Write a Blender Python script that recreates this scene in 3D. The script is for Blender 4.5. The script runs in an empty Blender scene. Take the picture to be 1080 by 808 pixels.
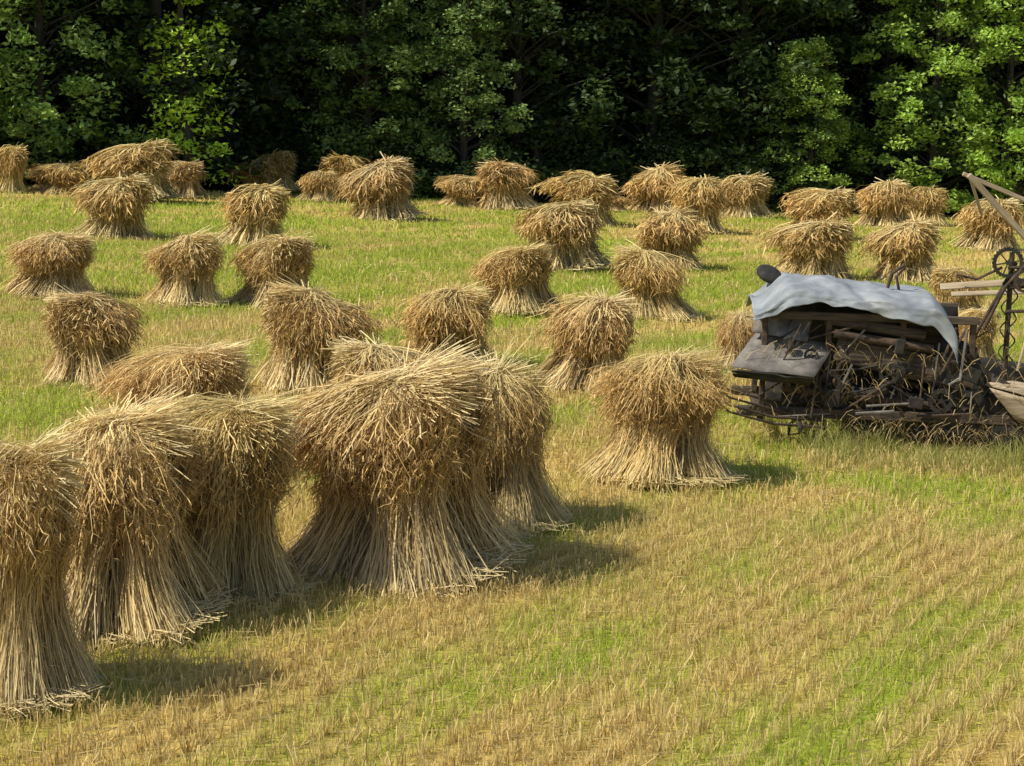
import bpy, math, random
import numpy as np
from mathutils import Vector, Matrix

scene = bpy.context.scene
rng = np.random.default_rng(7)
random.seed(5)

# ------------------------------------------------------------------ helpers
TAB = np.random.default_rng(3).random((256, 256))
def vnoise(x, y):
    x = np.asarray(x, float); y = np.asarray(y, float)
    xi = np.floor(x).astype(int); yi = np.floor(y).astype(int)
    fx = x-xi; fy = y-yi
    fx = fx*fx*(3-2*fx); fy = fy*fy*(3-2*fy)
    g = lambda a, b: TAB[a % 256, b % 256]
    return (g(xi,yi)*(1-fx)+g(xi+1,yi)*fx)*(1-fy)+(g(xi,yi+1)*(1-fx)+g(xi+1,yi+1)*fx)*fy
def fbm(x, y):
    return (vnoise(x,y)+0.5*vnoise(x*2.1+9,y*2.1+4)+0.25*vnoise(x*4.3+2,y*4.3+7))/1.75

def H(x, y):
    x = np.asarray(x, float); y = np.asarray(y, float)
    return -1.8*np.tanh(x/30.0) + 0.05*(fbm(x*0.35+40, y*0.35+11)-0.5)

def mesh_from(name, V, F, C=None, mats=(), mat_idx=None, smooth=False):
    V = np.asarray(V, np.float32).reshape(-1, 3); F = np.asarray(F, np.int32)
    k = F.shape[1]
    me = bpy.data.meshes.new(name)
    me.vertices.add(len(V)); me.vertices.foreach_set("co", V.ravel())
    me.loops.add(F.size); me.loops.foreach_set("vertex_index", F.ravel())
    me.polygons.add(len(F)); me.polygons.foreach_set("loop_start", np.arange(0, F.size, k, dtype=np.int32))
    if mat_idx is not None: me.polygons.foreach_set("material_index", np.asarray(mat_idx, np.int32))
    me.update(calc_edges=True)
    if smooth: me.polygons.foreach_set("use_smooth", np.ones(len(F), bool))
    if C is not None:
        a = me.color_attributes.new("Col", 'FLOAT_COLOR', 'POINT')
        c = np.ones((len(V), 4), np.float32); c[:, :3] = np.asarray(C).reshape(-1, 3)
        a.data.foreach_set("color", c.ravel())
    for m in mats: me.materials.append(m)
    return me

def add_obj(name, me, loc=(0,0,0), rot=(0,0,0), scale=(1,1,1), parent=None):
    o = bpy.data.objects.new(name, me)
    scene.collection.objects.link(o)
    o.location = loc; o.rotation_euler = rot; o.scale = scale
    if parent: o.parent = parent
    return o

def ribbons(P, W, S, C):
    """P (n,k,3) centre line, W (n,k) width, S (n,3) side direction, C (n,k,3)"""
    n, k, _ = P.shape
    off = S[:, None, :]*W[:, :, None]*0.5
    V = np.stack([P-off, P+off], axis=2)
    idx = np.arange(n*k*2).reshape(n, k, 2)
    F = np.stack([idx[:, :-1, 0], idx[:, :-1, 1], idx[:, 1:, 1], idx[:, 1:, 0]], axis=-1).reshape(-1, 4)
    CC = np.repeat(C[:, :, None, :], 2, axis=2)
    return V.reshape(-1, 3), F, CC.reshape(-1, 3)

def merge(parts):
    Vs, Fs, Cs, o = [], [], [], 0
    for V, F, C in parts:
        Vs.append(V); Fs.append(F+o); Cs.append(C); o += len(V)
    return np.concatenate(Vs), np.concatenate(Fs), np.concatenate(Cs)

def norm(a):
    return a/np.maximum(np.linalg.norm(a, axis=-1, keepdims=True), 1e-6)

# ------------------------------------------------------------------ materials
def new_mat(name):
    m = bpy.data.materials.new(name); m.use_nodes = True
    nt = m.node_tree; b = nt.nodes["Principled BSDF"]
    return m, nt, b

def attr_mat(name, rough=0.7, transl=0.0, spec=0.3, objtint=False):
    m, nt, b = new_mat(name)
    a = nt.nodes.new("ShaderNodeVertexColor"); a.layer_name = "Col"
    src = a.outputs[0]
    if objtint:
        oi = nt.nodes.new("ShaderNodeObjectInfo")
        mx = nt.nodes.new("ShaderNodeMix"); mx.data_type = 'RGBA'; mx.blend_type = 'MULTIPLY'
        mx.inputs[0].default_value = 1
        nt.links.new(src, mx.inputs[6]); nt.links.new(oi.outputs["Color"], mx.inputs[7])
        src = mx.outputs[2]
    nt.links.new(src, b.inputs["Base Color"])
    b.inputs["Roughness"].default_value = rough
    b.inputs["Specular IOR Level"].default_value = spec
    if transl > 0:
        t = nt.nodes.new("ShaderNodeBsdfTranslucent"); nt.links.new(src, t.inputs[0])
        ms = nt.nodes.new("ShaderNodeMixShader"); ms.inputs[0].default_value = transl
        nt.links.new(b.outputs[0], ms.inputs[1]); nt.links.new(t.outputs[0], ms.inputs[2])
        nt.links.new(ms.outputs[0], nt.nodes["Material Output"].inputs[0])
    return m

def noise_mat(name, c1, c2, scale=8, rough=0.7, metal=0.0, c3=None, bump=0.2, stretch=(1,1,1), detail=8):
    m, nt, b = new_mat(name)
    tc = nt.nodes.new("ShaderNodeTexCoord")
    mp = nt.nodes.new("ShaderNodeMapping"); mp.inputs["Scale"].default_value = stretch
    n = nt.nodes.new("ShaderNodeTexNoise"); n.inputs["Scale"].default_value = scale
    n.inputs["Detail"].default_value = detail; n.inputs["Roughness"].default_value = 0.65
    r = nt.nodes.new("ShaderNodeValToRGB")
    r.color_ramp.elements[0].position = 0.35; r.color_ramp.elements[0].color = (*c1, 1)
    r.color_ramp.elements[1].position = 0.65; r.color_ramp.elements[1].color = (*c2, 1)
    if c3 is not None:
        e = r.color_ramp.elements.new(0.52); e.color = (*c3, 1)
    nt.links.new(tc.outputs["Object"], mp.inputs[0]); nt.links.new(mp.outputs[0], n.inputs[0])
    nt.links.new(n.outputs[0], r.inputs[0]); nt.links.new(r.outputs[0], b.inputs["Base Color"])
    b.inputs["Roughness"].default_value = rough; b.inputs["Metallic"].default_value = metal
    bp = nt.nodes.new("ShaderNodeBump"); bp.inputs["Strength"].default_value = bump; bp.inputs["Distance"].default_value = 0.02
    nt.links.new(n.outputs[0], bp.inputs["Height"]); nt.links.new(bp.outputs[0], b.inputs["Normal"])
    return m

M_straw = attr_mat("straw", 0.5, 0.15, 0.45, objtint=True)
M_stub = attr_mat("stubble_straw", 0.6, 0.35, 0.3)
M_blade = attr_mat("grass_blades", 0.6, 0.4, 0.25)
M_leaf = attr_mat("leaves", 0.55, 0.3, 0.35, objtint=True)
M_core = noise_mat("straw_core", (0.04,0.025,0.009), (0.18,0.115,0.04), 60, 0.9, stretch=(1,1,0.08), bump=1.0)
M_bark = noise_mat("bark", (0.02,0.017,0.012), (0.07,0.06,0.045), 6, 0.9, stretch=(1,1,0.2), bump=0.6)

# ground material: attribute tint modulated by fine noise
M_ground, nt, b = new_mat("field_soil")
a = nt.nodes.new("ShaderNodeVertexColor"); a.layer_name = "Col"
tc = nt.nodes.new("ShaderNodeTexCoord")
n1 = nt.nodes.new("ShaderNodeTexNoise"); n1.inputs["Scale"].default_value = 14; n1.inputs["Detail"].default_value = 10
n1.inputs["Roughness"].default_value = 0.75
r1 = nt.nodes.new("ShaderNodeValToRGB")
r1.color_ramp.elements[0].position = 0.32; r1.color_ramp.elements[0].color = (0.42,0.42,0.36,1)
r1.color_ramp.elements[1].position = 0.66; r1.color_ramp.elements[1].color = (1.25,1.2,1.1,1)
mx = nt.nodes.new("ShaderNodeMix"); mx.data_type = 'RGBA'; mx.blend_type = 'MULTIPLY'; mx.inputs[0].default_value = 1
nt.links.new(tc.outputs["Object"], n1.inputs[0]); nt.links.new(n1.outputs[0], r1.inputs[0])
nt.links.new(a.outputs[0], mx.inputs[6]); nt.links.new(r1.outputs[0], mx.inputs[7])
nt.links.new(mx.outputs[2], b.inputs["Base Color"]); b.inputs["Roughness"].default_value = 0.95
b.inputs["Specular IOR Level"].default_value = 0.1
bp = nt.nodes.new("ShaderNodeBump"); bp.inputs["Distance"].default_value = 0.04; bp.inputs["Strength"].default_value = 0.6
nt.links.new(n1.outputs[0], bp.inputs["Height"]); nt.links.new(bp.outputs[0], b.inputs["Normal"])

# ------------------------------------------------------------------ camera
CAM_H = 3.607
PITCH = math.atan(298/2000)
cam_d = bpy.data.cameras.new("camera"); cam = bpy.data.objects.new("camera", cam_d)
scene.collection.objects.link(cam); scene.camera = cam
cam.location = (0, 0, CAM_H); cam.rotation_euler = (math.pi/2-PITCH, 0, 0)
cam_d.sensor_width = 36; cam_d.lens = 36*2000/1080
cam_d.clip_start = 0.1; cam_d.clip_end = 3000

def survey(px, py):
    """ground position sighted at a bearing/dip read from the photo; returns x, y, range"""
    u = (px-540)/2000; v = (py-404)/2000
    cp, sp = math.cos(PITCH), math.sin(PITCH)
    dy = cp-v*sp; dz = -sp-v*cp
    t = 20.0
    for _ in range(40):
        hz = float(H(t*u, t*dy))
        t = (CAM_H-hz)/(-dz)*0.5+t*0.5
    return t*u, t*dy, t

# ------------------------------------------------------------------ ground
ROW = math.radians(60)        # drill rows: direction measured from +X
ca, sa = math.cos(ROW), math.sin(ROW)
def rowc(x, y): return x*ca+y*sa, -x*sa+y*ca     # along, across

def green(x, y):
    al, ac = rowc(x, y)
    g1 = fbm(ac*1.9+30, al*0.13+5)
    g2 = fbm(x*0.9+3, y*0.5+8)
    g3 = fbm(x*3.1+13, y*1.6+2)
    near = np.clip((24-y)/10, 0, 1)
    g = 0.28-0.10*near+(g1-0.48)*(2.1-0.4*near)+(g2-0.48)*0.8+(g3-0.48)*1.0
    g = g+0.42*np.exp(-((y-43)/18)**2)*(x < 3) + 0.26*np.exp(-((y-40)/14)**2)*(x >= 3)
    # lush strip by the binder
    g = g+1.1*np.exp(-((y-18.7)/0.5)**2)*(1/(1+np.exp(-(x-2.4)*5)))
    return np.clip(g, 0, 1)

def grid(xs, ys):
    X, Y = np.meshgrid(xs, ys); Z = H(X, Y)
    V = np.stack([X, Y, Z], -1).reshape(-1, 3)
    nx, ny = len(xs), len(ys)
    i = np.arange(nx*ny).reshape(ny, nx)
    F = np.stack([i[:-1,:-1], i[:-1,1:], i[1:,1:], i[1:,:-1]], -1).reshape(-1, 4)
    return V, F
xs = np.concatenate([[-900,-500,-250,-120,-70], np.arange(-40, 40.01, 0.2), [70,120,250,500,900]])
ys = np.concatenate([[-300,-100,-30,-10], np.arange(0, 90.01, 0.2), [100,120,160,250,500,1200]])
V, F = grid(xs, ys)
g = green(V[:,0], V[:,1])[:, None]
C = (1-g)*np.array([0.61,0.45,0.14])+g*np.array([0.36,0.43,0.05])
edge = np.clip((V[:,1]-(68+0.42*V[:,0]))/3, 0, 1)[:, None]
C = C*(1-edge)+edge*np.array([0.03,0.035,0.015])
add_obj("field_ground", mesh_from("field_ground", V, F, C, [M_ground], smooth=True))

# ------------------------------------------------------------------ stubble and grass
def sample(n, y0, y1, k=0.31, pad=1.2):
    Y = rng.uniform(y0, y1, int(n*2.2))
    keep = rng.random(len(Y)) < (k*Y+pad)/(k*y1+pad)
    Y = Y[keep][:n]; X = rng.uniform(-1, 1, len(Y))*(k*Y+pad)
    return X, Y

def blades(X, Y, h, w, lean, cb, ct, k=3, taper=0.2):
    n = len(X)
    Z = H(X, Y)-0.01
    az = rng.uniform(0, 2*np.pi, n)
    L = np.abs(rng.normal(0, lean, n))*h
    t = np.linspace(0, 1, k)
    P = np.zeros((n, k, 3))
    P[:,:,0] = X[:,None]+np.cos(az)[:,None]*L[:,None]*t**1.6
    P[:,:,1] = Y[:,None]+np.sin(az)[:,None]*L[:,None]*t**1.6
    P[:,:,2] = Z[:,None]+h[:,None]*t
    W = w[:,None]*(1-(1-taper)*t**1.5)[None,:]
    s_ = rng.uniform(-1.3, 1.3, n)+0.35
    S = np.stack([np.cos(s_), -np.sin(s_), np.zeros(n)], -1)
    C = cb[:,None,:]*(1-t)[None,:,None]+ct[:,None,:]*t[None,:,None]
    return ribbons(P, W, S, C)

st, gr = [], []
for (y0, y1, ns, ng, ws, wg) in [(8, 17, 130000, 42000, 0.0055, 0.006), (17, 30, 110000, 80000, 0.009, 0.009), (30, 48, 60000, 90000, 0.015, 0.015), (48, 78, 45000, 65000, 0.026, 0.026)]:
    X, Y = sample(ns, y0, y1)
    al, ac = rowc(X, Y)
    sp = 0.21
    ac = np.round(ac/sp)*sp+rng.normal(0, 0.024, len(ac))*(0.6+1.1*vnoise(al*0.6,ac*0.8))+0.06*(vnoise(al*0.4+50, ac*0.5+9)-0.5)
    X, Y = al*ca-ac*sa, al*sa+ac*ca
    kp = (rng.random(len(X)) > green(X, Y)*0.76) & (Y < 67+0.42*X)
    X, Y = X[kp], Y[kp]; n = len(X)
    tone = rng.uniform(0.6, 1.15, n)[:,None]
    pale = rng.random(n)[:,None]
    base = (pale*np.array([0.92,0.74,0.35])+(1-pale)*np.array([0.76,0.56,0.20]))*tone
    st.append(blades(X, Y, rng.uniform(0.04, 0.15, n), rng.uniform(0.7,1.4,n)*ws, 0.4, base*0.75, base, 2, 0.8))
    # short loose straw between the rows
    m = n//7
    X, Y = sample(m, y0, y1); Y = np.minimum(Y, 66+0.42*X)
    az = rng.uniform(0, np.pi, m); l = rng.uniform(0.02, 0.10, m)
    P = np.zeros((m, 2, 3)); s = np.array([-1, 1])
    P[:,:,0] = X[:,None]+np.cos(az)[:,None]*l[:,None]*s; P[:,:,1] = Y[:,None]+np.sin(az)[:,None]*l[:,None]*s
    P[:,:,2] = H(P[:,:,0], P[:,:,1])+0.02+rng.uniform(0, 0.06, (m,2))
    S = np.stack([-np.sin(az)*0.6, np.cos(az)*0.6, np.full(m, 0.8)], -1)
    c = np.array([0.74,0.58,0.25])*rng.uniform(0.5,1.1,m)[:,None]
    st.append(ribbons(P, np.full((m,2), ws*0.9), S, np.repeat(c[:,None,:],2,1)))
    X, Y = sample(ng*2, y0, y1)
    gg = green(X, Y)
    kp = (rng.random(len(X)) < gg*0.88+0.03) & (Y < 68+0.42*X)
    X, Y, gg = X[kp], Y[kp], gg[kp]; n = len(X)
    q = rng.random(n)[:,None]
    top = q*np.array([0.43,0.56,0.06])+(1-q)*np.array([0.68,0.70,0.12])
    top = top*rng.uniform(0.6, 1.15, n)[:,None]
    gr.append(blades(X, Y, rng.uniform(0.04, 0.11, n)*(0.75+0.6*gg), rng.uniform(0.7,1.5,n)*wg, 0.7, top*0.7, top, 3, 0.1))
# rank weeds round the binder
n = 6500
X = rng.uniform(3.2, 6.8, n); Y = rng.normal(20.4, 0.55, n)
q = rng.random(n)[:,None]
top = (q*np.array([0.38,0.48,0.07])+(1-q)*np.array([0.68,0.58,0.25]))*rng.uniform(0.5,1.2,n)[:,None]
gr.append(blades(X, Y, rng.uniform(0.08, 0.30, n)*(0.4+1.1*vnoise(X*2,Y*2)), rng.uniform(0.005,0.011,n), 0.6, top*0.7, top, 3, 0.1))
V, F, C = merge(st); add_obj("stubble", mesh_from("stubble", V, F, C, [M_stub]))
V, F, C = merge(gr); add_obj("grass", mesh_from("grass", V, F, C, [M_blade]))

# ------------------------------------------------------------------ wheat shocks
PALE = np.array([0.98,0.78,0.38]); MID = np.array([0.72,0.51,0.20]); BRN = np.array([0.42,0.275,0.10]); GOLD = np.array([0.93,0.70,0.29])

def ears(r, P0, D, size, base):
    """short brown seed heads: P0 (n,3) positions, D (n,3) mean directions"""
    n = len(P0)
    d = norm(D+r.normal(0, 0.55, (n,3)))
    t = np.linspace(0, 1, 3)
    L = size*r.uniform(5.0, 11.0, n)
    P = P0[:,None,:]+d[:,None,:]*L[:,None,None]*t[None,:,None]
    P[:,:,2] -= (L*0.35)[:,None]*t**2
    S = norm(np.cross(d, r.normal(0, 1, (n,3))))
    W = size*np.array([0.7,1.05,0.3])[None,:]*r.uniform(0.7,1.2,n)[:,None]
    C = np.repeat((base*r.uniform(0.45, 1.7, n)[:,None])[:,None,:], 3, 1)
    return ribbons(P, W, S, C)

def sheaf(r, n, a, foot, T, w, wa, tw, flare, parts, dens=True):
    q = r.uniform(0, 2*np.pi, n); rad = np.sqrt(r.uniform(0.05, 1, n))
    O = np.stack([np.cos(q)*rad, np.sin(q)*rad, np.zeros(n)], -1)
    k = 7; t = np.linspace(0, 1, k)
    waist = wa+np.where(t < tw, flare*((tw-t)/tw)**1.15, 0.12*((t-tw)/(1-tw))**1.0)
    L = r.uniform(0.72, 1.08, n)
    tt = t[None,:]*L[:,None]
    P = foot[None,None,:]*(1-tt[:,:,None])+T[None,None,:]*tt[:,:,None]
    rot = (r.normal(0, 0.8, n))[:,None]*(t[None,:]-tw)
    ox = O[:,0,None]*np.cos(rot)-O[:,1,None]*np.sin(rot); oy = O[:,0,None]*np.sin(rot)+O[:,1,None]*np.cos(rot)
    wv = waist[None,:]*r.uniform(0.85, 1.2, n)[:,None]
    P[:,:,0] += ox*wv; P[:,:,1] += oy*wv
    spl = (0.05*np.clip((tw-t)/tw, 0, 1)**1.6)[None,:]*(0.4+O[:,0,None]*math.cos(a)+O[:,1,None]*math.sin(a)+0.6)
    P[:,:,0] += spl*math.cos(a); P[:,:,1] += spl*math.sin(a)
    stray = (r.random(n) < 0.28)[:,None]*r.uniform(0.03,0.20,n)[:,None]*(1-t)[None,:]**1.6
    sd_ = r.normal(0, 1.1, n)+a
    P[:,:,0] += stray*np.cos(sd_)[:,None]; P[:,:,1] += stray*np.sin(sd_)[:,None]
    nod = r.uniform(0.0, 0.16, n)[:,None]*np.clip(t-0.65,0,1)[None,:]**1.5*5
    P[:,:,0] += nod*math.cos(a); P[:,:,1] += nod*math.sin(a)
    P[:,:,2] -= nod*0.8
    P += r.normal(0, 0.013, P.shape)
    P[:,:,2] += r.uniform(-0.02, 0.14, n)[:,None]
    out = norm(np.stack([math.cos(a)+O[:,0]*1.1, math.sin(a)+O[:,1]*1.1, np.zeros(n)], -1))
    S = norm(np.stack([-out[:,1], out[:,0], np.zeros(n)], -1)+r.normal(0, 0.6, (n,3)))
    stn = r.uniform(0.78, 1.1)
    c0 = PALE*0.95*stn*r.uniform(0.5, 1.1, n)[:,None]; c1 = MID*stn*r.uniform(0.4, 1.35, n)[:,None]; c2 = BRN*r.uniform(0.6, 1.5, n)[:,None]
    tc_ = t[None,:,None]
    C = np.where(tc_ < 0.38, c0[:,None,:]*(1-tc_/0.38)+c1[:,None,:]*tc_/0.38, c1[:,None,:]*(1-(tc_-0.38)/0.62)+c2[:,None,:]*(tc_-0.38)/0.62)
    W = np.full((n,k), 1.0)*w*r.uniform(0.6,1.3,n)[:,None]
    parts.append(ribbons(P, W, S, C))
    if dens:
        # straw band
        m = max(14, n//40)
        bt = np.linspace(0, 2*np.pi, m)
        cpt = foot*(1-tw)+T*tw
        for hz in (0.0, 0.012):
            Pb = np.stack([cpt[0]+np.cos(bt)*(wa+0.008), cpt[1]+np.sin(bt)*(wa+0.008), np.full(m, cpt[2]+hz+0.03)], -1)[None]
            parts.append(ribbons(Pb, np.full((1,m), w*1.4), np.array([[0,0,1.0]]), np.tile(MID*0.55, (1,m,1))))
        # leaf blades and broken stalks tangled along the bundle
        m = int(n*0.6); ii = r.integers(0, n, m); jj = r.integers(1, 5, m)
        P0 = P[ii, jj]; d = norm(out[ii]*0.5+r.normal(0,0.7,(m,3))+np.array([0,0,-0.5])); l = w*r.uniform(6, 18, m)
        t3 = np.linspace(0,1,3)
        Pf = P0[:,None,:]+d[:,None,:]*l[:,None,None]*t3[None,:,None]; Pf[:,:,2] -= (l*0.3)[:,None]*t3**2
        Cf = np.repeat(((MID*0.6+PALE*0.3)*r.uniform(0.35,1.1,m)[:,None])[:,None,:],3,1)
        parts.append(ribbons(Pf, w*np.array([0.9,0.8,0.3])[None,:]*np.ones((m,1)), norm(np.cross(d, r.normal(0,1,(m,3)))), Cf))
        for lo, pr in ((3, 0.25), (4, 0.45), (5, 0.95), (5, 0.6)):
            sel = r.random(n) < pr
            jj = r.integers(lo, 7 if lo > 3 else 5, n)
            parts.append(ears(r, P[np.arange(n), jj][sel], out[sel]*0.5+np.array([0,0,-0.45]), w, BRN*1.15))

def make_shock(name, seed, nb, nc, w):
    r = np.random.default_rng(seed)
    parts = []
    ns = int(r.integers(6, 9))
    angs = np.arange(ns)/ns*2*np.pi+r.uniform(-0.35, 0.35, ns)+r.uniform(0,1)
    fan = np.pi+r.uniform(-0.25, 0.25)
    footR = r.uniform(0.42, 0.50)
    capR = r.uniform(0.68, 0.92)
    capDrop = r.uniform(0.30, 0.70)
    ridge = r.uniform(0.12, 0.28)       # the tie sits off-centre, butts beyond it
    dx, dy = -math.cos(fan), -math.sin(fan)
    for a in angs:
        fr = footR*r.uniform(0.80, 1.18)
        foot = np.array([math.cos(a)*fr, math.sin(a)*fr*0.9, 0])
        side = math.cos(a)*dx+math.sin(a)*dy     # +1 at the butt side
        T = np.array([math.cos(a)*0.19+dx*ridge*0.8+r.normal(0,0.04), math.sin(a)*0.19+dy*ridge*0.8+r.normal(0,0.04), 1.20+0.14*side+r.normal(0, 0.06)])
        sheaf(r, nb//ns, a, foot, T, w, r.uniform(0.09, 0.12), r.uniform(0.34, 0.48), r.uniform(0.05, 0.11), parts)
    for i in range(5):
        a = i/5*6.28+0.3
        sheaf(r, nb//26, a, np.array([math.cos(a)*0.2, math.sin(a)*0.2, 0]), np.array([math.cos(a)*0.08+dx*0.1, math.sin(a)*0.08, 1.15]), w*1.6, 0.12, 0.4, 0.05, parts, False)
    # cap sheaves: heads fanned down one side, butts out on the other
    k = 7; s = np.linspace(0, 1, k)
    dirs = fan+np.array([0, r.uniform(0.8, 1.4), -r.uniform(0.8, 1.4)])
    share = np.array([0.46, 0.27, 0.27])*r.uniform(0.75, 1.25, 3)
    if r.random() < 0.4: share[r.integers(1,3)] *= 0.2
    for ib in range(3):
        n = int(nc*share[ib]); d0 = dirs[ib]
        spread = r.uniform(0.32, 0.50)
        nclump = 9
        cth = r.normal(d0, spread*1.2, nclump); clen = r.uniform(0.55, 1.12, nclump); cdr = r.uniform(0.5, 1.35, nclump); cz = r.normal(0, 0.05, nclump)
        ci = r.integers(0, nclump, n)
        th = cth[ci]+r.normal(0, 0.12, n)
        th = np.where(r.random(n) < 0.25, r.normal(d0, spread*1.4, n), th)
        layer = r.random(n)**0.6
        c_ = np.cos(th-fan)
        Rb = capR if ib == 0 else capR*0.80
        R = Rb*clen[ci]*r.uniform(0.60, 1.14, n)*(0.74+0.26*layer)*(0.82+0.18*c_)
        drop = capDrop*cdr[ci]*r.uniform(0.55, 1.25, n)
        z0 = 1.37+0.09*layer+r.normal(0, 0.028, n)+cz[ci]*0.5-(0.07 if ib else 0.0)
        along = r.uniform(-0.16, 0.12, n)
        cx = dx*ridge-along*math.cos(d0)*0.8+r.normal(0,0.045,n); cy = dy*ridge-along*math.sin(d0)*0.8+r.normal(0, 0.045, n)
        bend = r.normal(0, 0.20, n)
        P = np.zeros((n, k, 3))
        pw = r.uniform(1.5, 3.4, n)[:,None]
        lin = r.uniform(0.4, 0.85, n)[:,None]
        prof_r = np.sin(s*1.0)/math.sin(1.0)
        thk = th[:,None]+bend[:,None]*s[None,:]**2
        P[:,:,0] = cx[:,None]+np.cos(thk)*R[:,None]*prof_r
        P[:,:,1] = cy[:,None]+np.sin(thk)*R[:,None]*prof_r*0.95
        P[:,:,2] = z0[:,None]-drop[:,None]*(lin*s[None,:]+(1-lin)*s[None,:]**pw)+(cz[ci])[:,None]*np.sin(s*np.pi)[None,:]
        P[:,1:,:] += r.normal(0, 0.014, (n,k-1,3))
        frizz = (r.random(n) < 0.28)[:,None]*r.uniform(0.02,0.16,n)[:,None]*s[None,:]**2
        P[:,:,0] += frizz*np.cos(th)[:,None]; P[:,:,1] += frizz*np.sin(th)[:,None]; P[:,:,2] += frizz*0.5*r.uniform(-1,1,n)[:,None]
        S = norm(np.stack([-np.sin(th), np.cos(th), np.zeros(n)], -1)+r.normal(0, 0.5, (n,3)))
        W = w*r.uniform(0.6,1.3,n)[:,None]*np.where(s[None,:] > 0.99, 0.6, 1.0)
        ct = r.uniform(0.8, 1.06, nclump)[ci][:,None]
        c0 = PALE*ct*r.uniform(0.65, 1.05, n)[:,None]; c1 = GOLD*ct*r.uniform(0.5, 1.08, n)[:,None]; c2 = BRN*1.35*r.uniform(0.6, 1.5, n)[:,None]
        sc = s[None,:,None]
        C = np.where(sc < 0.6, c0[:,None,:]*(1-sc/0.6)+c1[:,None,:]*sc/0.6, c1[:,None,:]*(1-(sc-0.6)/0.4)+c2[:,None,:]*(sc-0.6)/0.4)
        parts.append(ribbons(P, W, S, C))
        for rep in range(3):
            jj = r.integers(4 if rep == 2 else 5, 7, n)
            outv = np.stack([np.cos(th)*0.5, np.sin(th)*0.5, np.full(n,-0.7)], -1)
            parts.append(ears(r, P[np.arange(n), jj], outv, w, BRN*1.4))
        m = int(n*0.6)
        q = r.normal(0, 0.42, m)+(d0+np.pi); l = r.uniform(0.10, 0.50, m)
        t = np.linspace(0, 1, 3)
        P = np.zeros((m,3,3)); el = r.normal(0.02, 0.28, m)
        P[:,:,0] = dx*ridge+r.normal(0,0.045,m)[:,None]+np.cos(q)[:,None]*l[:,None]*t; P[:,:,1] = dy*ridge+r.normal(0,0.065,m)[:,None]+np.sin(q)[:,None]*l[:,None]*t
        P[:,:,2] = 1.42-(0.07 if ib else 0)+r.normal(0, 0.04, m)[:,None]+(np.sin(el)*l)[:,None]*t-0.05*t**2
        S = norm(np.stack([-np.sin(q), np.cos(q), np.zeros(m)], -1)+r.normal(0, 0.5, (m,3)))
        C = np.repeat((PALE*r.uniform(0.6, 1.0, m)[:,None])[:,None,:], 3, 1)
        parts.append(ribbons(P, np.full((m,3), w*1.1), S, C))
    # loose litter around the foot
    m = nb//9
    q = r.uniform(0, 2*np.pi, m); rr = r.uniform(0.40, 0.80, m); d = q+r.normal(0, 0.9, m); l = r.uniform(0.04, 0.13, m)
    P = np.zeros((m,2,3)); tt = np.array([-1,1])
    P[:,:,0] = (np.cos(q)*rr)[:,None]+np.cos(d)[:,None]*l[:,None]*tt; P[:,:,1] = (np.sin(q)*rr)[:,None]+np.sin(d)[:,None]*l[:,None]*tt
    P[:,:,2] = r.uniform(0.02, 0.12, (m,2))
    S = norm(np.stack([-np.sin(d), np.cos(d), np.full(m,0.7)], -1))
    C = np.repeat((PALE*r.uniform(0.5, 0.85, m)[:,None])[:,None,:], 2, 1)
    parts.append(ribbons(P, np.full((m,2), w), S, C))
    V, F, C = merge(parts)
    V[:,2] = np.maximum(V[:,2], -0.02)
    # core
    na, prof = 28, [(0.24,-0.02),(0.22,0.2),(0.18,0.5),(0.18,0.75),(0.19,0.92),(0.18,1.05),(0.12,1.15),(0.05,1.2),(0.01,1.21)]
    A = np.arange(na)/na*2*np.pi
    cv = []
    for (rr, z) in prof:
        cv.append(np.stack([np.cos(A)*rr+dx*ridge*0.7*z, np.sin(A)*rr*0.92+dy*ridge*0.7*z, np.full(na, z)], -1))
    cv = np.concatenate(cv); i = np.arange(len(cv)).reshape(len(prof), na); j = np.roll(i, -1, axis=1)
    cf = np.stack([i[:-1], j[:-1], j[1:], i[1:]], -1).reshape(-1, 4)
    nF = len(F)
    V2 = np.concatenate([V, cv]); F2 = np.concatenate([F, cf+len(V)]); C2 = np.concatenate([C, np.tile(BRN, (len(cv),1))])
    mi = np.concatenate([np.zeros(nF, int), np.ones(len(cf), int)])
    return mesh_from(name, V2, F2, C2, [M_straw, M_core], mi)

hero = [make_shock("shock_near_%d" % i, 320+i, 8600, 4600, 0.0068) for i in range(8)]
midm = [make_shock("shock_mid_%d" % i, 340+i, 4000, 2300, 0.0118) for i in range(8)]
farm = [make_shock("shock_far_%d" % i, 360+i, 1800, 1100, 0.0205) for i in range(9)]

SH = [(8,205,34,48),(60,205,60,32),(140,215,88,60),(190,210,48,37),(115,252,78,63),(265,262,68,64),(283,206,64,42),
 (335,214,38,32),(372,214,62,46),(403,233,74,61),(488,219,48,32),(535,223,62,51),(610,238,74,51),(598,288,80,71),(648,224,26,18),
 (692,226,62,46),(730,247,62,57),(780,230,60,42),(703,286,72,61),(858,253,70,52),(855,296,80,63),(930,241,58,47),
 (972,239,50,40),(953,299,72,64),(1040,266,62,54),(1073,230,40,36),(52,315,92,66),(195,323,78,73),(288,325,86,74),
 (545,333,84,69),(690,337,80,71),(100,408,105,95),(330,415,118,107),(468,390,100,82),(617,413,98,97),(418,456,122,90),
 (200,502,150,130),(690,510,155,130),(520,560,135,168),(412,605,240,207),(112,665,215,218),(225,628,175,200),(0,742,180,262),
 (1010,336,60,52),(1024,388,50,60),(775,392,46,60)]
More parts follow.
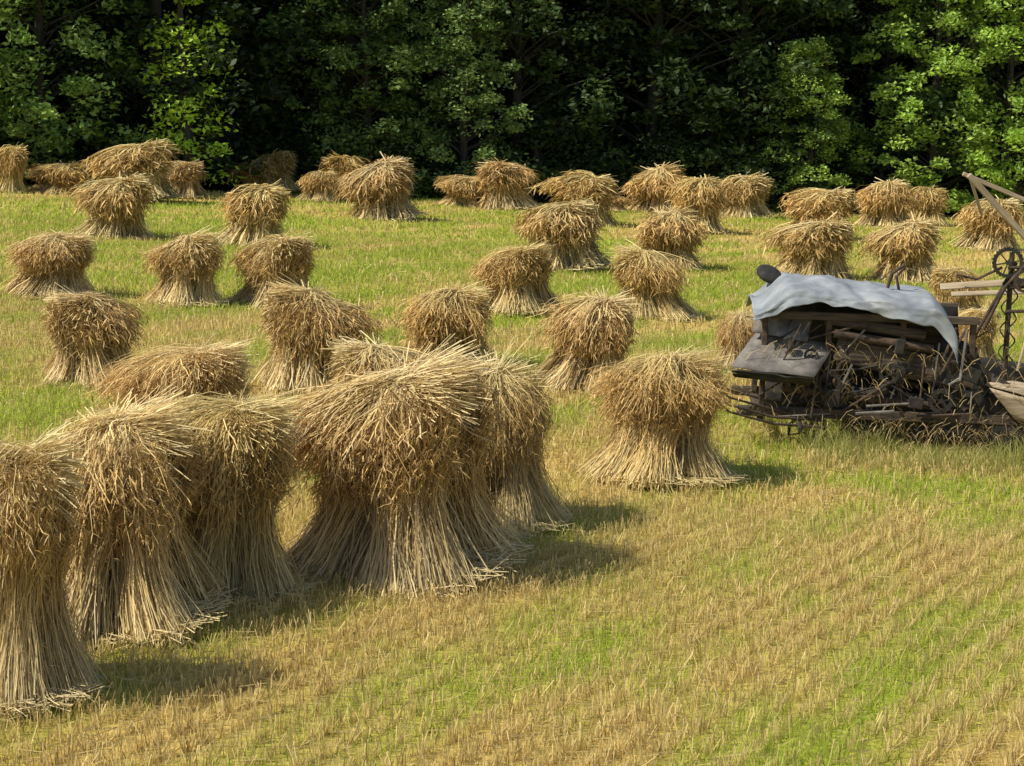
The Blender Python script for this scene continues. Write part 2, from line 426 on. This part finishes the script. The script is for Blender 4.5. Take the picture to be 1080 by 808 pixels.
for i, (px, py, wp, hp) in enumerate(SH):
    x, y, t = survey(px, py-0.04*hp)
    wm, hm = wp/2000*t, hp/2000*t
    lst = hero if y < 20 else (midm if y < 38 else farm)
    me = lst[(i*3+i//5) % len(lst)]
    s = wm/1.34; sz = hm/1.52
    rz = random.uniform(-0.4,1.0)+(math.pi if random.random() < 0.12 else 0)
    o = add_obj("wheat_shock", me, (x, y, float(H(x,y))-0.01), (random.uniform(-0.08,0.08), random.uniform(-0.10,0.10), rz), (s, s, sz))
    tn = random.uniform(0.90, 1.04); o.color = (tn, tn*random.uniform(0.98,1.02), tn*random.uniform(0.92,1.05), 1)

# ------------------------------------------------------------------ trees
def tube(P, R, n=8):
    P = np.asarray(P, float); k = len(P)
    out = []
    for i in range(k):
        d = P[min(i+1,k-1)]-P[max(i-1,0)]; d = d/np.linalg.norm(d)
        a = np.cross(d, [0.3,1,0.2]); a /= np.linalg.norm(a); b2 = np.cross(d, a)
        A = np.arange(n)/n*2*np.pi
        out.append(P[i]+R[i]*(np.cos(A)[:,None]*a+np.sin(A)[:,None]*b2))
    V = np.concatenate(out); i = np.arange(k*n).reshape(k, n); j = np.roll(i, -1, 1)
    return V, np.stack([i[:-1], j[:-1], j[1:], i[1:]], -1).reshape(-1, 4)

def leaf_clump(r, c, rad, n, size, dirv):
    d = norm(r.normal(0, 1, (n,3))); rr = r.random(n)**0.45
    p = c+d*rr[:,None]*rad*np.array([1,1,0.55])
    p[:,2] -= 0.35*rad*(np.hypot(p[:,0]-c[0], p[:,1]-c[1])/rad)**2
    u = norm(r.normal(0, 1, (n,3))*[1,1,0.5]); v = norm(np.cross(u, norm(r.normal(0,0.7,(n,3))+[0,0,1])))
    sz = size*r.uniform(0.6, 1.3, n)[:,None]
    V = np.stack([p-u*sz, p+v*sz*0.5, p+u*sz, p-v*sz*0.5], 1)
    q = r.random(n)[:,None]; tone = r.uniform(0.7, 1.3)
    c_ = (q*np.array([0.115,0.175,0.035])+(1-q)*np.array([0.075,0.135,0.035]))*tone*r.uniform(0.7, 1.25, n)[:,None]
    return V.reshape(-1,3), np.arange(n*4).reshape(n,4), np.repeat(c_[:,None,:],4,1).reshape(-1,3)

def make_tree(name, seed, height, crown_r, z_low, nclump, nleaf, size):
    r = np.random.default_rng(seed)
    wood, leaves = [], []
    k = 8; t = np.linspace(0, 1, k)
    lean = r.normal(0, 0.4, 2)
    T = np.stack([lean[0]*t+0.15*np.sin(t*5+seed), lean[1]*t+0.15*np.cos(t*4), t*height*0.92], -1); T[0,:2] = 0
    wood.append(tube(T, 0.20*(1-t)**0.8+0.03, 9))
    for i in range(nclump):
        z = z_low+(height-z_low)*r.random()**1.05
        f = (z-z_low)/(height-z_low)
        env = crown_r*(0.75+0.55*math.sin(math.pi*min(1,f*0.85+0.12)))*(1-0.5*f)
        a = r.uniform(0, 2*np.pi); rad = env*r.uniform(0.35, 1.12)
        c = np.array([math.cos(a)*rad, math.sin(a)*rad, z])
        base = np.array([np.interp(max(0.3,z-rad*0.5), T[:,2], T[:,j]) for j in range(3)])
        mid = (base+c)/2+[0,0,0.2]+r.normal(0,0.12,3)
        if i % 2 == 0: wood.append(tube([base, mid, c], [0.05,0.03,0.012], 5))
        leaves.append(leaf_clump(r, c, r.uniform(0.45, 1.1), nleaf, size, None))
    WV, WF, o = [], [], 0
    for V, F in wood: WV.append(V); WF.append(F+o); o += len(V)
    WV = np.concatenate(WV); WF = np.concatenate(WF)
    LV, LF, LC = merge(leaves)
    V = np.concatenate([WV, LV]); F = np.concatenate([WF, LF+len(WV)])
    C = np.concatenate([np.tile([0.05,0.04,0.03], (len(WV),1)), LC])
    mi = np.concatenate([np.zeros(len(WF), int), np.ones(len(LF), int)])
    return mesh_from(name, V, F, C, [M_bark, M_leaf], mi)

TM = [make_tree("tree_a", 1, 14, 3.2, 0.5, 200, 95, 0.125), make_tree("tree_b", 2, 15, 3.6, 1.0, 220, 95, 0.13),
      make_tree("tree_c", 3, 12, 2.8, 0.4, 180, 95, 0.115), make_tree("tree_d", 4, 15, 3.4, 0.7, 210, 95, 0.125)]
BM = [make_tree("sapling_a", 11, 9, 1.25, 0.6, 52, 75, 0.11), make_tree("bush_a", 12, 3.4, 1.7, 0.2, 50, 90, 0.10)]

forest = bpy.data.objects.new("forest", None); scene.collection.objects.link(forest)
def put_tree(me, x, y, s, col, name="tree", parent=None):
    o = add_obj(name, me, (x, y, float(H(x,y))-0.1), (0,0,random.uniform(0,6.28)), (s,s,s*random.uniform(0.9,1.1)), parent)
    o.color = (*col, 1)  # leaf tint: shade painted into forest trees, sunlight into edge trees
    return o
for row in range(5):
    for i in range(17):
        x = -42+i*5.2+random.uniform(-1.4,1.4)+row*2.1
        y = 67.5+0.42*x+4.4+row*3.6+random.uniform(-1.3,1.3)
        k = random.choice([0.28,0.42,0.65,0.95])  # low k puts the forest's shade into the leaf colour
        put_tree(TM[random.randrange(4)], x, y, random.uniform(0.95,1.3), (k*0.98,k,k*1.15), "forest_tree", forest)
for i in range(36):
    x = -40+i*2.3+random.uniform(-0.8,0.8); y = 67.5+0.42*x+2.4+random.uniform(-0.5,1.8)
    k = random.uniform(0.25,0.7)
    put_tree(BM[1], x, y, random.uniform(0.5,1.15), (k*0.98,k,k*1.15), "undergrowth", forest)

def edge_tree(px, off, me, s, col, name):  # col: the tree's own green, brightened with painted-in sunlight
    # stands on the forest margin line
    u = (px-540)/2000; y = (67.5+off)/(1-0.42*u); x = u*y
    put_tree(me, x, y, s, col, name)
edge_tree(205, -0.8, BM[0], 0.95, (5.0,4.4,1.9), "young_tree")
edge_tree(490, 1.2, TM[2], 0.72, (2.6,2.3,3.0), "deciduous_tree")
edge_tree(385, 2.0, TM[0], 0.75, (1.5,1.4,1.5), "deciduous_tree")
edge_tree(845, 0.8, TM[2], 0.60, (3.3,2.9,2.3), "deciduous_tree")
edge_tree(985, 0.6, TM[3], 0.85, (3.6,3.2,2.4), "deciduous_tree")
edge_tree(1060, -0.2, TM[0], 0.9, (3.7,3.3,2.4), "deciduous_tree")
edge_tree(50, 1.2, TM[0], 0.95, (2.7,2.5,2.6), "deciduous_tree")
edge_tree(-60, 1.4, TM[1], 0.95, (2.0,1.9,1.8), "deciduous_tree")
edge_tree(1170, 1.4, TM[1], 0.95, (2.3,2.1,1.8), "deciduous_tree")

# added dark bank behind the forest: fills gaps, blocks sky light
M_backdrop = noise_mat("dark_backdrop", (0.008,0.014,0.005), (0.03,0.05,0.014), 0.8, 1.0, bump=1.0)
xs = np.arange(-160, 170, 4.0); ds = np.arange(0, 60, 3.0)
X, D = np.meshgrid(xs, ds); Y = 67.5+0.42*X+24+D
Z = H(X,Y)-1+20*(1-np.exp(-D/9))+4*fbm(X*0.1+50, D*0.2+9)+1.5*vnoise(X*0.6+20,D*0.6+3)
ny, nx = X.shape; i = np.arange(nx*ny).reshape(ny,nx)
add_obj("backdrop_bank", mesh_from("backdrop_bank", np.stack([X,Y,Z],-1), np.stack([i[:-1,:-1], i[:-1,1:], i[1:,1:], i[1:,:-1]], -1).reshape(-1,4), None, [M_backdrop], smooth=True))

# ------------------------------------------------------------------ grain binder
M_tarp = noise_mat("tarp", (0.17,0.19,0.215), (0.36,0.375,0.39), 2.4, 0.7, bump=0.3)
M_galv = noise_mat("galvanised_sheet", (0.11,0.10,0.10), (0.30,0.285,0.27), 5, 0.75, 0.1, c3=(0.19,0.165,0.14), bump=0.3)
M_rust = noise_mat("rusty_iron", (0.025,0.018,0.013), (0.12,0.075,0.048), 12, 0.85, 0.1, bump=0.4)
M_dark = noise_mat("greasy_iron", (0.010,0.010,0.009), (0.05,0.042,0.035), 10, 0.8, 0.1, bump=0.3)
M_wood = noise_mat("weathered_wood", (0.26,0.19,0.12), (0.50,0.40,0.27), 7, 0.85, stretch=(0.3,3,3), bump=0.4)
M_dwood = noise_mat("dark_wood", (0.03,0.022,0.016), (0.12,0.085,0.056), 9, 0.85, stretch=(0.3,3,3), bump=0.4)
M_canvas = noise_mat("canvas_apron", (0.05,0.036,0.022), (0.11,0.085,0.05), 6, 0.95, bump=0.3)

bx, by, bt = survey(765, 468)
by += 0.9
binder = bpy.data.objects.new("grain_binder", None); scene.collection.objects.link(binder)
binder.location = (bx*1.03, by, float(H(bx+1.6, by))); binder.rotation_euler = (0, math.radians(1.5), math.radians(-4))
S_ = 1.08
binder.scale = (S_, S_, S_)

def finish(me, name, mat, smooth=False):
    me.materials.append(mat)
    if smooth:
        for p in me.polygons: p.use_smooth = True
    o = bpy.data.objects.new(name, me); scene.collection.objects.link(o); o.parent = binder
    return o
import bmesh
from mathutils import Quaternion
def box(name, c, size, mat, rot=(0,0,0), bev=0.008):
    bm = bmesh.new(); bmesh.ops.create_cube(bm, size=1)
    bmesh.ops.scale(bm, vec=size, verts=bm.verts)
    bmesh.ops.bevel(bm, geom=bm.edges[:], offset=min(bev, min(size)*0.3), segments=1, affect='EDGES')
    me = bpy.data.meshes.new(name); bm.to_mesh(me); bm.free()
    o = finish(me, name, mat); o.location = c; o.rotation_euler = rot
    return o
def pipe(name, pts, rad, mat, n=8):
    pts = [np.array(p, float) for p in pts]
    R = rad if hasattr(rad, '__len__') else [rad]*len(pts)
    V, F = tube(pts, R, n)
    me = bpy.data.meshes.new(name)
    k = len(pts)
    me.from_pydata([tuple(v) for v in V], [], [tuple(f) for f in F]+[tuple(range(n))[::-1], tuple(range((k-1)*n, k*n))])
    return finish(me, name, mat, False)
def board(name, a, b_, wid, th, mat, roll=0.0):
    a = Vector(a); b_ = Vector(b_); d = b_-a
    o = box(name, (a+b_)/2, (d.length, wid, th), mat)
    q = d.to_track_quat('X', 'Z'); o.rotation_mode = 'QUATERNION'
    o.rotation_quaternion = q @ Quaternion((1,0,0), roll)
    return o
def plate(name, pts, th, mat, nsub=6, wob=0.012, seed=0):
    r = np.random.default_rng(seed); p = [np.array(q, float) for q in pts]
    n = nsub; top = []
    nr = np.cross(p[1]-p[0], p[3]-p[0]); nr /= np.linalg.norm(nr)
    for j in range(n+1):
        for i in range(n+1):
            u, v = i/n, j/n
            q = (p[0]*(1-u)+p[1]*u)*(1-v)+(p[3]*(1-u)+p[2]*u)*v
            top.append(q+nr*r.normal(0, wob))
    me = bpy.data.meshes.new(name)
    F = [(j*(n+1)+i, j*(n+1)+i+1, (j+1)*(n+1)+i+1, (j+1)*(n+1)+i) for j in range(n) for i in range(n)]
    me.from_pydata([tuple(v) for v in top], [], F)
    o = finish(me, name, mat, True)
    s = o.modifiers.new("s", 'SOLIDIFY'); s.thickness = th
    return o
def wheel(name, c, R, wid, mat, spokes=8, axis='y', rim=0.03, lugs=0):
    bm = bmesh.new()
    N = 36
    def ringv(r_, y): return [bm.verts.new((math.cos(i/N*6.28318)*r_, y, math.sin(i/N*6.28318)*r_)) for i in range(N)]
    a1, a2 = ringv(R,-wid/2), ringv(R,wid/2); b1, b2 = ringv(R-rim,-wid/2), ringv(R-rim,wid/2)
    for i in range(N):
        j = (i+1) % N
        bm.faces.new((a1[i],a1[j],a2[j],a2[i])); bm.faces.new((b1[j],b1[i],b2[i],b2[j]))
        bm.faces.new((a1[j],a1[i],b1[i],b1[j])); bm.faces.new((a2[i],a2[j],b2[j],b2[i]))
    def bar(p, q, w_):
        p = Vector(p); q = Vector(q); d = (q-p); L = d.length
        m = Matrix.Translation((p+q)/2) @ d.to_track_quat('X','Z').to_matrix().to_4x4() @ Matrix.Diagonal((L,w_[0],w_[1],1))
        bmesh.ops.create_cube(bm, size=1, matrix=m)
    for i in range(spokes):
        a = i/spokes*6.28318+0.2
        bar((0,0,0), (math.cos(a)*(R-rim*0.5),0,math.sin(a)*(R-rim*0.5)), (min(0.03,R*0.09),min(0.025,R*0.08)))
    for i in range(lugs):
        a = i/lugs*6.28318
        bar((math.cos(a)*R*0.99,-wid*0.45,math.sin(a)*R*0.99), (math.cos(a+0.06)*R*0.99,wid*0.45,math.sin(a+0.06)*R*0.99), (min(0.03,R*0.15),min(0.035,R*0.15)))
    bmesh.ops.create_cone(bm, cap_ends=True, segments=16, radius1=R*0.16, radius2=R*0.16, depth=wid*1.4, matrix=Matrix.Rotation(math.pi/2,4,'X'))
    me = bpy.data.meshes.new(name); bm.to_mesh(me); bm.free()
    o = finish(me, name, mat); o.location = c
    if axis == 'x': o.rotation_euler = (0,0,math.pi/2)
    return o

# main frame
for y in (-0.7, 0.65):
    box("frame_sill", (1.75, y, 0.42), (3.3, 0.09, 0.10), M_dwood)
    box("frame_rail", (1.45, y, 1.42), (2.1, 0.06, 0.08), M_dwood)
for x in (0.35, 1.0, 1.75, 2.45):
    for y in (-0.66, 0.62):
        box("frame_post", (x, y, 0.92), (0.06, 0.06, 1.0), M_rust)
for x in (0.35, 1.3, 2.3, 3.3):
    box("cross_sill", (x, 0, 0.36), (0.08, 1.4, 0.08), M_dwood)
plate("dark_back_panel", [(0.45,0.5,0.25),(2.6,0.5,0.25),(2.45,0.35,1.45),(0.5,0.35,1.45)], 0.02, M_dark, seed=1)  # added dark panel: stands in for the dark interior, hides bright field
plate("elevator_apron", [(1.05,-0.45,1.25),(1.05,0.45,1.25),(2.6,0.45,0.42),(2.6,-0.45,0.42)], 0.03, M_canvas, seed=2)
plate("elevator_apron_lower", [(1.3,-0.5,0.95),(1.3,0.4,0.95),(2.9,0.4,0.28),(2.9,-0.5,0.28)], 0.03, M_canvas, seed=3)
plate("side_board", [(1.05,-0.70,0.98),(2.30,-0.70,0.70),(2.35,-0.68,1.00),(1.1,-0.68,1.22)], 0.02, M_dwood, seed=4)
plate("side_sheet", [(2.10,-0.72,0.10),(2.80,-0.72,0.10),(2.50,-0.68,1.15),(2.15,-0.68,1.3)], 0.012, M_dark, seed=5)
plate("lower_sheet", [(1.15,-0.62,0.12),(2.2,-0.62,0.08),(2.2,-0.64,0.62),(1.25,-0.64,0.70)], 0.012, M_dark, seed=25)
plate("inner_sheet", [(0.55,-0.55,0.42),(1.3,-0.55,0.40),(1.3,-0.55,1.1),(0.6,-0.52,1.1)], 0.012, M_dark, seed=26)
plate("deck_sheet", [(0.0,-0.95,0.90),(0.84,-1.0,0.83),(1.08,-0.6,1.12),(0.27,-0.55,1.22)], 0.012, M_galv, seed=6, wob=0.006)
plate("deck_sheet_upper", [(0.22,-0.66,1.23),(0.62,-0.68,1.18),(0.80,-0.5,1.40),(0.28,-0.5,1.50)], 0.012, M_galv, seed=7, wob=0.006)
plate("deck_lip", [(0.0,-0.95,0.89),(0.84,-1.0,0.82),(0.80,-0.92,0.74),(0.05,-0.88,0.80)], 0.012, M_dark, seed=8)
plate("knotter_cover", [(0.55,-0.70,1.18),(0.78,-0.70,1.15),(0.84,-0.55,1.38),(0.66,-0.55,1.40)], 0.01, M_galv, seed=9)
for (x, y, z, l, rr) in [(1.5,-0.64,1.33,0.95,0.06),(1.55,-0.72,1.20,1.0,0.045),(1.3,-0.70,0.62,1.5,0.04)]:
    pipe("roller", [(x-l/2,y,z+0.05),(x+l/2,y,z-0.08)], rr, M_dwood if rr > 0.045 else M_rust, 12)
for i, (x, z) in enumerate([(0.62,0.66),(0.80,0.6),(0.98,0.58),(1.16,0.56)]):
    pipe("packer_arm", [(x,-0.72,z),(x-0.10,-0.78,z+0.20),(x-0.04,-0.74,z+0.38),(x+0.12,-0.6,z+0.46)], [0.022,0.02,0.018,0.008], M_rust)
for i, z in enumerate((0.55, 0.49, 0.43, 0.38)):
    pipe("carrier_finger", [(1.0,-0.5-0.12*i,z-0.08),(0.45,-0.7-0.12*i,z-0.03),(0.0,-0.85-0.12*i,z+0.1),(-0.12,-0.88-0.12*i,z+0.2)], [0.016,0.014,0.012,0.007], M_rust)
pipe("carrier_bar", [(0.75,-0.3,0.40),(0.72,-1.1,0.30)], 0.025, M_dark)
for i, (x, z, R, lg) in enumerate([(1.02,0.74,0.12,12),(1.62,0.86,0.10,12),(0.82,1.02,0.07,8),(2.15,0.60,0.12,14)]):
    wheel("sprocket", (x, -0.78, z), R, 0.03, M_dark, 5, rim=R*0.3, lugs=lg*2)
for (a_, b_) in [((1.02,.87),(1.62,.97)),((1.02,.62),(1.62,.76)),((1.62,.76),(2.15,.48))]:
    pipe("drive_chain", [(a_[0],-0.78,a_[1]),((a_[0]+b_[0])/2,-0.78,(a_[1]+b_[1])/2-0.02),(b_[0],-0.78,b_[1])], 0.012, M_dark, 5)
rr = random.Random(4)
for i in range(30):
    x = rr.uniform(0.3, 2.6); z = rr.uniform(0.30, 1.25); L = rr.uniform(0.25, 0.7); a_ = rr.choice([0.1, 1.5, 0.6, -0.5, 1.2, -1.1])
    y = rr.uniform(-0.88, -0.66)
    pipe("tie_rod", [(x,y,z),(x+math.cos(a_)*L,y+rr.uniform(-.1,.1),min(1.35,z+math.sin(a_)*L))], rr.uniform(0.007,0.016), rr.choice([M_rust,M_dark,M_rust,M_galv]), 6)
for i in range(14):
    box("bracket", (rr.uniform(0.4,2.5), rr.uniform(-0.84,-0.7), rr.uniform(0.3,1.2)), (rr.uniform(.06,.22), .05, rr.uniform(.05,.18)), rr.choice([M_rust,M_dark,M_dark]), (0, rr.uniform(-.6,.6), 0))
box("gear_case", (1.0,-0.5,0.62), (0.5,0.35,0.32), M_dark, (0,0.1,0), 0.04)
box("twine_box", (2.0,-0.35,1.28), (0.4,0.32,0.26), M_dwood, (0,0,0), 0.02)
wheel("bull_wheel", (2.05, -0.12, 0.42), 0.46, 0.24, M_dark, 10, lugs=22)
wheel("grain_wheel", (0.84, -0.55, 0.19), 0.20, 0.09, M_dark, 6, rim=0.025)
wheel("transport_wheel", (1.25, 0.5, 0.22), 0.24, 0.09, M_rust, 8, rim=0.03)
pipe("axle", [(0.84,-0.6,0.19),(0.84,0.3,0.30)], 0.025, M_rust)
pipe("wheel_strut", [(0.84,-0.62,0.19),(0.95,-0.62,0.45)], 0.022, M_rust)
bm = bmesh.new(); bmesh.ops.create_uvsphere(bm, u_segments=20, v_segments=10, radius=0.145)
bmesh.ops.scale(bm, vec=(1,1,0.42), verts=bm.verts)
me = bpy.data.meshes.new("seat_pan"); bm.to_mesh(me); bm.free()
o = finish(me, "seat_pan", M_dark, True); o.location = (0.42, 0.1, 1.76); o.rotation_euler = (0.5, 0.35, 0)
pipe("seat_spring", [(0.42,0.1,1.72),(0.5,0.15,1.6),(0.72,0.2,1.45)], 0.02, M_rust)
# tarp
nu, nv = 110, 56
V = []
def sstep(a, b, x):
    t = min(1, max(0, (x-a)/(b-a))); return t*t*(3-2*t)
for j in range(nv+1):
    for i in range(nu+1):
        u, v = i/nu, j/nv
        x = 0.22+2.06*u
        ridge = 1.50+0.26*sstep(0,0.2,u)-0.13*sstep(0.25,1.0,u)
        ridge -= 0.04*math.exp(-((u-0.5)/0.1)**2)
        hem = 0.10+0.045*math.sin(u*7.5+0.4)+0.02*math.sin(u*17+2)+0.08*sstep(0.35,0.75,u)
        hem *= 0.35+0.65*sstep(0.0,0.12,u)
        if v < 0.28:
            tt = v/0.28
            y = -0.80-0.05*(1-tt)+0.035*math.sin(u*23)*(1-tt)
            z = ridge-0.10-hem*(1-tt)
        else:
            tt = (v-0.28)/0.72
            y = -0.80+1.45*tt
            z = ridge-0.10+0.10*math.sin(math.pi/2*min(1,tt*2.2))-0.14*max(0,tt-0.75)/0.25
        z += 0.008*math.sin(u*27+v*5)+0.03*(float(fbm(u*7+3, v*5+1))-0.5)*2
        cr = float(fbm(u*5+v*3+17, v*4-u*3+21)); z += 0.06*abs(cr-0.5)*2
        y += 0.03*(float(fbm(u*9+13, v*4+1))-0.5)*2
        e = max(0, (u-0.88)/0.12)
        if e > 0:
            z -= 0.34*e**1.25; x = 0.22+2.06*0.88+0.26*math.sin(e*1.3)
        V.append((x, y, z))
F = [(j*(nu+1)+i, j*(nu+1)+i+1, (j+1)*(nu+1)+i+1, (j+1)*(nu+1)+i) for j in range(nv) for i in range(nu)]
me = bpy.data.meshes.new("tarp_cover"); me.from_pydata(V, [], F)
o = finish(me, "tarp_cover", M_tarp, True); s = o.modifiers.new("s", 'SOLIDIFY'); s.thickness = 0.006
pipe("lever", [(1.6,-0.2,1.58),(1.66,-0.25,1.84),(1.78,-0.25,1.93)], 0.018, M_rust)
pipe("lever", [(1.78,-0.1,1.55),(1.72,-0.15,1.80),(1.80,-0.15,1.90)], 0.016, M_rust)
# reel and its supports on the right
board("reel_arm", (2.36,-0.35,2.88), (3.55,-0.2,1.70), 0.055, 0.06, M_wood)
board("reel_arm", (2.40,0.25,2.87), (4.0,0.3,2.25), 0.04, 0.045, M_wood)
board("reel_arm", (2.37,-0.36,2.87), (2.62,0.25,2.45), 0.03, 0.03, M_wood)
board("reel_slat", (2.15,-0.3,1.72), (4.2,-0.3,1.92), 0.08, 0.02, M_wood, 0.9)
board("reel_slat", (2.35,0.2,1.60), (4.2,0.25,1.72), 0.07, 0.02, M_wood, 0.6)
pipe("reel_post", [(2.86,-0.3,0.45),(2.86,-0.3,1.6),(2.86,-0.3,2.1)], 0.028, M_rust)
pipe("reel_brace", [(2.95,-0.5,0.9),(3.22,-0.4,2.15)], 0.015, M_wood)
pipe("reel_brace", [(2.5,-0.4,1.2),(2.9,-0.35,2.0)], 0.018, M_rust)
wheel("reel_gear", (2.80,-0.42,2.00), 0.15, 0.04, M_dark, 6, rim=0.03, lugs=24)
wheel("reel_pulley", (2.98,-0.46,1.82), 0.12, 0.04, M_rust, 5, rim=0.03)
for dx_ in (0, 0.09):
    pts = [(2.80+dx_+0.035*math.cos(a*0.9), -0.4+0.035*math.sin(a*0.9), 1.88-a*0.033) for a in range(0, 28)]
    pipe("coil_spring", pts, 0.008, M_dark, 5)
pipe("lever", [(2.6,-0.4,1.3),(2.78,-0.45,1.75),(3.08,-0.45,2.12)], 0.018, M_rust)
pipe("lever", [(2.75,-0.4,1.95),(2.5,-0.4,1.82),(2.3,-0.38,1.86)], 0.014, M_rust)
for z in (1.95, 1.75, 1.5):
    pipe("reel_shaft", [(2.8,-0.44,z),(3.9,-0.40,z+0.06)], 0.018, M_rust)
box("platform", (3.6, 0.1, 0.32), (2.0, 1.3, 0.06), M_dwood, (0,0.02,0))
plate("divider_board", [(2.62,-0.80,0.76),(4.1,-0.95,0.40),(4.1,-0.93,0.15),(2.9,-0.80,0.45)], 0.03, M_wood, seed=12, wob=0.004)
plate("divider_board_upper", [(2.58,-0.76,0.78),(2.9,-0.6,0.80),(4.1,-0.7,0.62),(4.1,-0.95,0.42)], 0.02, M_wood, seed=13, wob=0.004)
plate("windboard", [(2.5,0.3,0.35),(4.3,0.4,0.35),(4.3,0.4,0.75),(2.5,0.3,0.95)], 0.02, M_dark, seed=14)
board("tongue", (3.0,-0.55,0.32), (4.6,-0.9,0.42), 0.1, 0.09, M_dwood)
plate("shield", [(2.62,-0.74,0.08),(3.5,-0.74,0.06),(3.4,-0.70,0.5),(2.65,-0.70,0.9)], 0.015, M_dark, seed=15)
n = 1500; r = np.random.default_rng(31)
X = r.uniform(0.2, 3.6, n); Z = np.where(r.random(n) < 0.65, r.uniform(0.1,0.45,n), r.uniform(0.5,1.2,n)); Yy = r.uniform(-0.92,-0.7,n)
az = r.uniform(0,6.28,n); l = r.uniform(0.05,0.18,n)
P = np.zeros((n,3,3)); t = np.array([0,0.5,1.0])
P[:,:,0] = X[:,None]+np.cos(az)[:,None]*l[:,None]*t; P[:,:,1] = Yy[:,None]+np.sin(az)[:,None]*l[:,None]*t*0.5
P[:,:,2] = Z[:,None]-l[:,None]*t**2*0.9
S = norm(r.normal(0,1,(n,3))); C = np.repeat((MID*0.75*r.uniform(0.3,1.1,n)[:,None])[:,None,:],3,1)
V, F, C = ribbons(P, np.full((n,3),0.006), S, C)
o = add_obj("caught_straw", mesh_from("caught_straw", V, F, C, [M_straw]), parent=binder)

# ------------------------------------------------------------------ light
sun_dir = Vector((-1.0, -0.42, 0)).normalized()
el = math.radians(51)
to_sun = Vector((sun_dir.x*math.cos(el), sun_dir.y*math.cos(el), math.sin(el)))
sd = bpy.data.lights.new("sun", 'SUN'); sd.energy = 5.0; sd.angle = math.radians(0.5); sd.color = (1.0, 0.95, 0.80)
so = bpy.data.objects.new("sun", sd); scene.collection.objects.link(so)
so.rotation_euler = to_sun.to_track_quat('Z', 'Y').to_euler(); so.location = (-20,-10,30)
w = bpy.data.worlds.new("World"); scene.world = w; w.use_nodes = True
nt = w.node_tree; bg = nt.nodes["Background"]
sky = nt.nodes.new("ShaderNodeTexSky"); sky.sky_type = 'NISHITA'; sky.sun_disc = False
sky.sun_elevation = el; sky.sun_rotation = math.atan2(to_sun.x, to_sun.y)
nt.links.new(sky.outputs[0], bg.inputs[0]); bg.inputs[1].default_value = 0.12
scene.view_settings.view_transform = 'Standard'; scene.view_settings.look = 'None'; scene.view_settings.exposure = 0
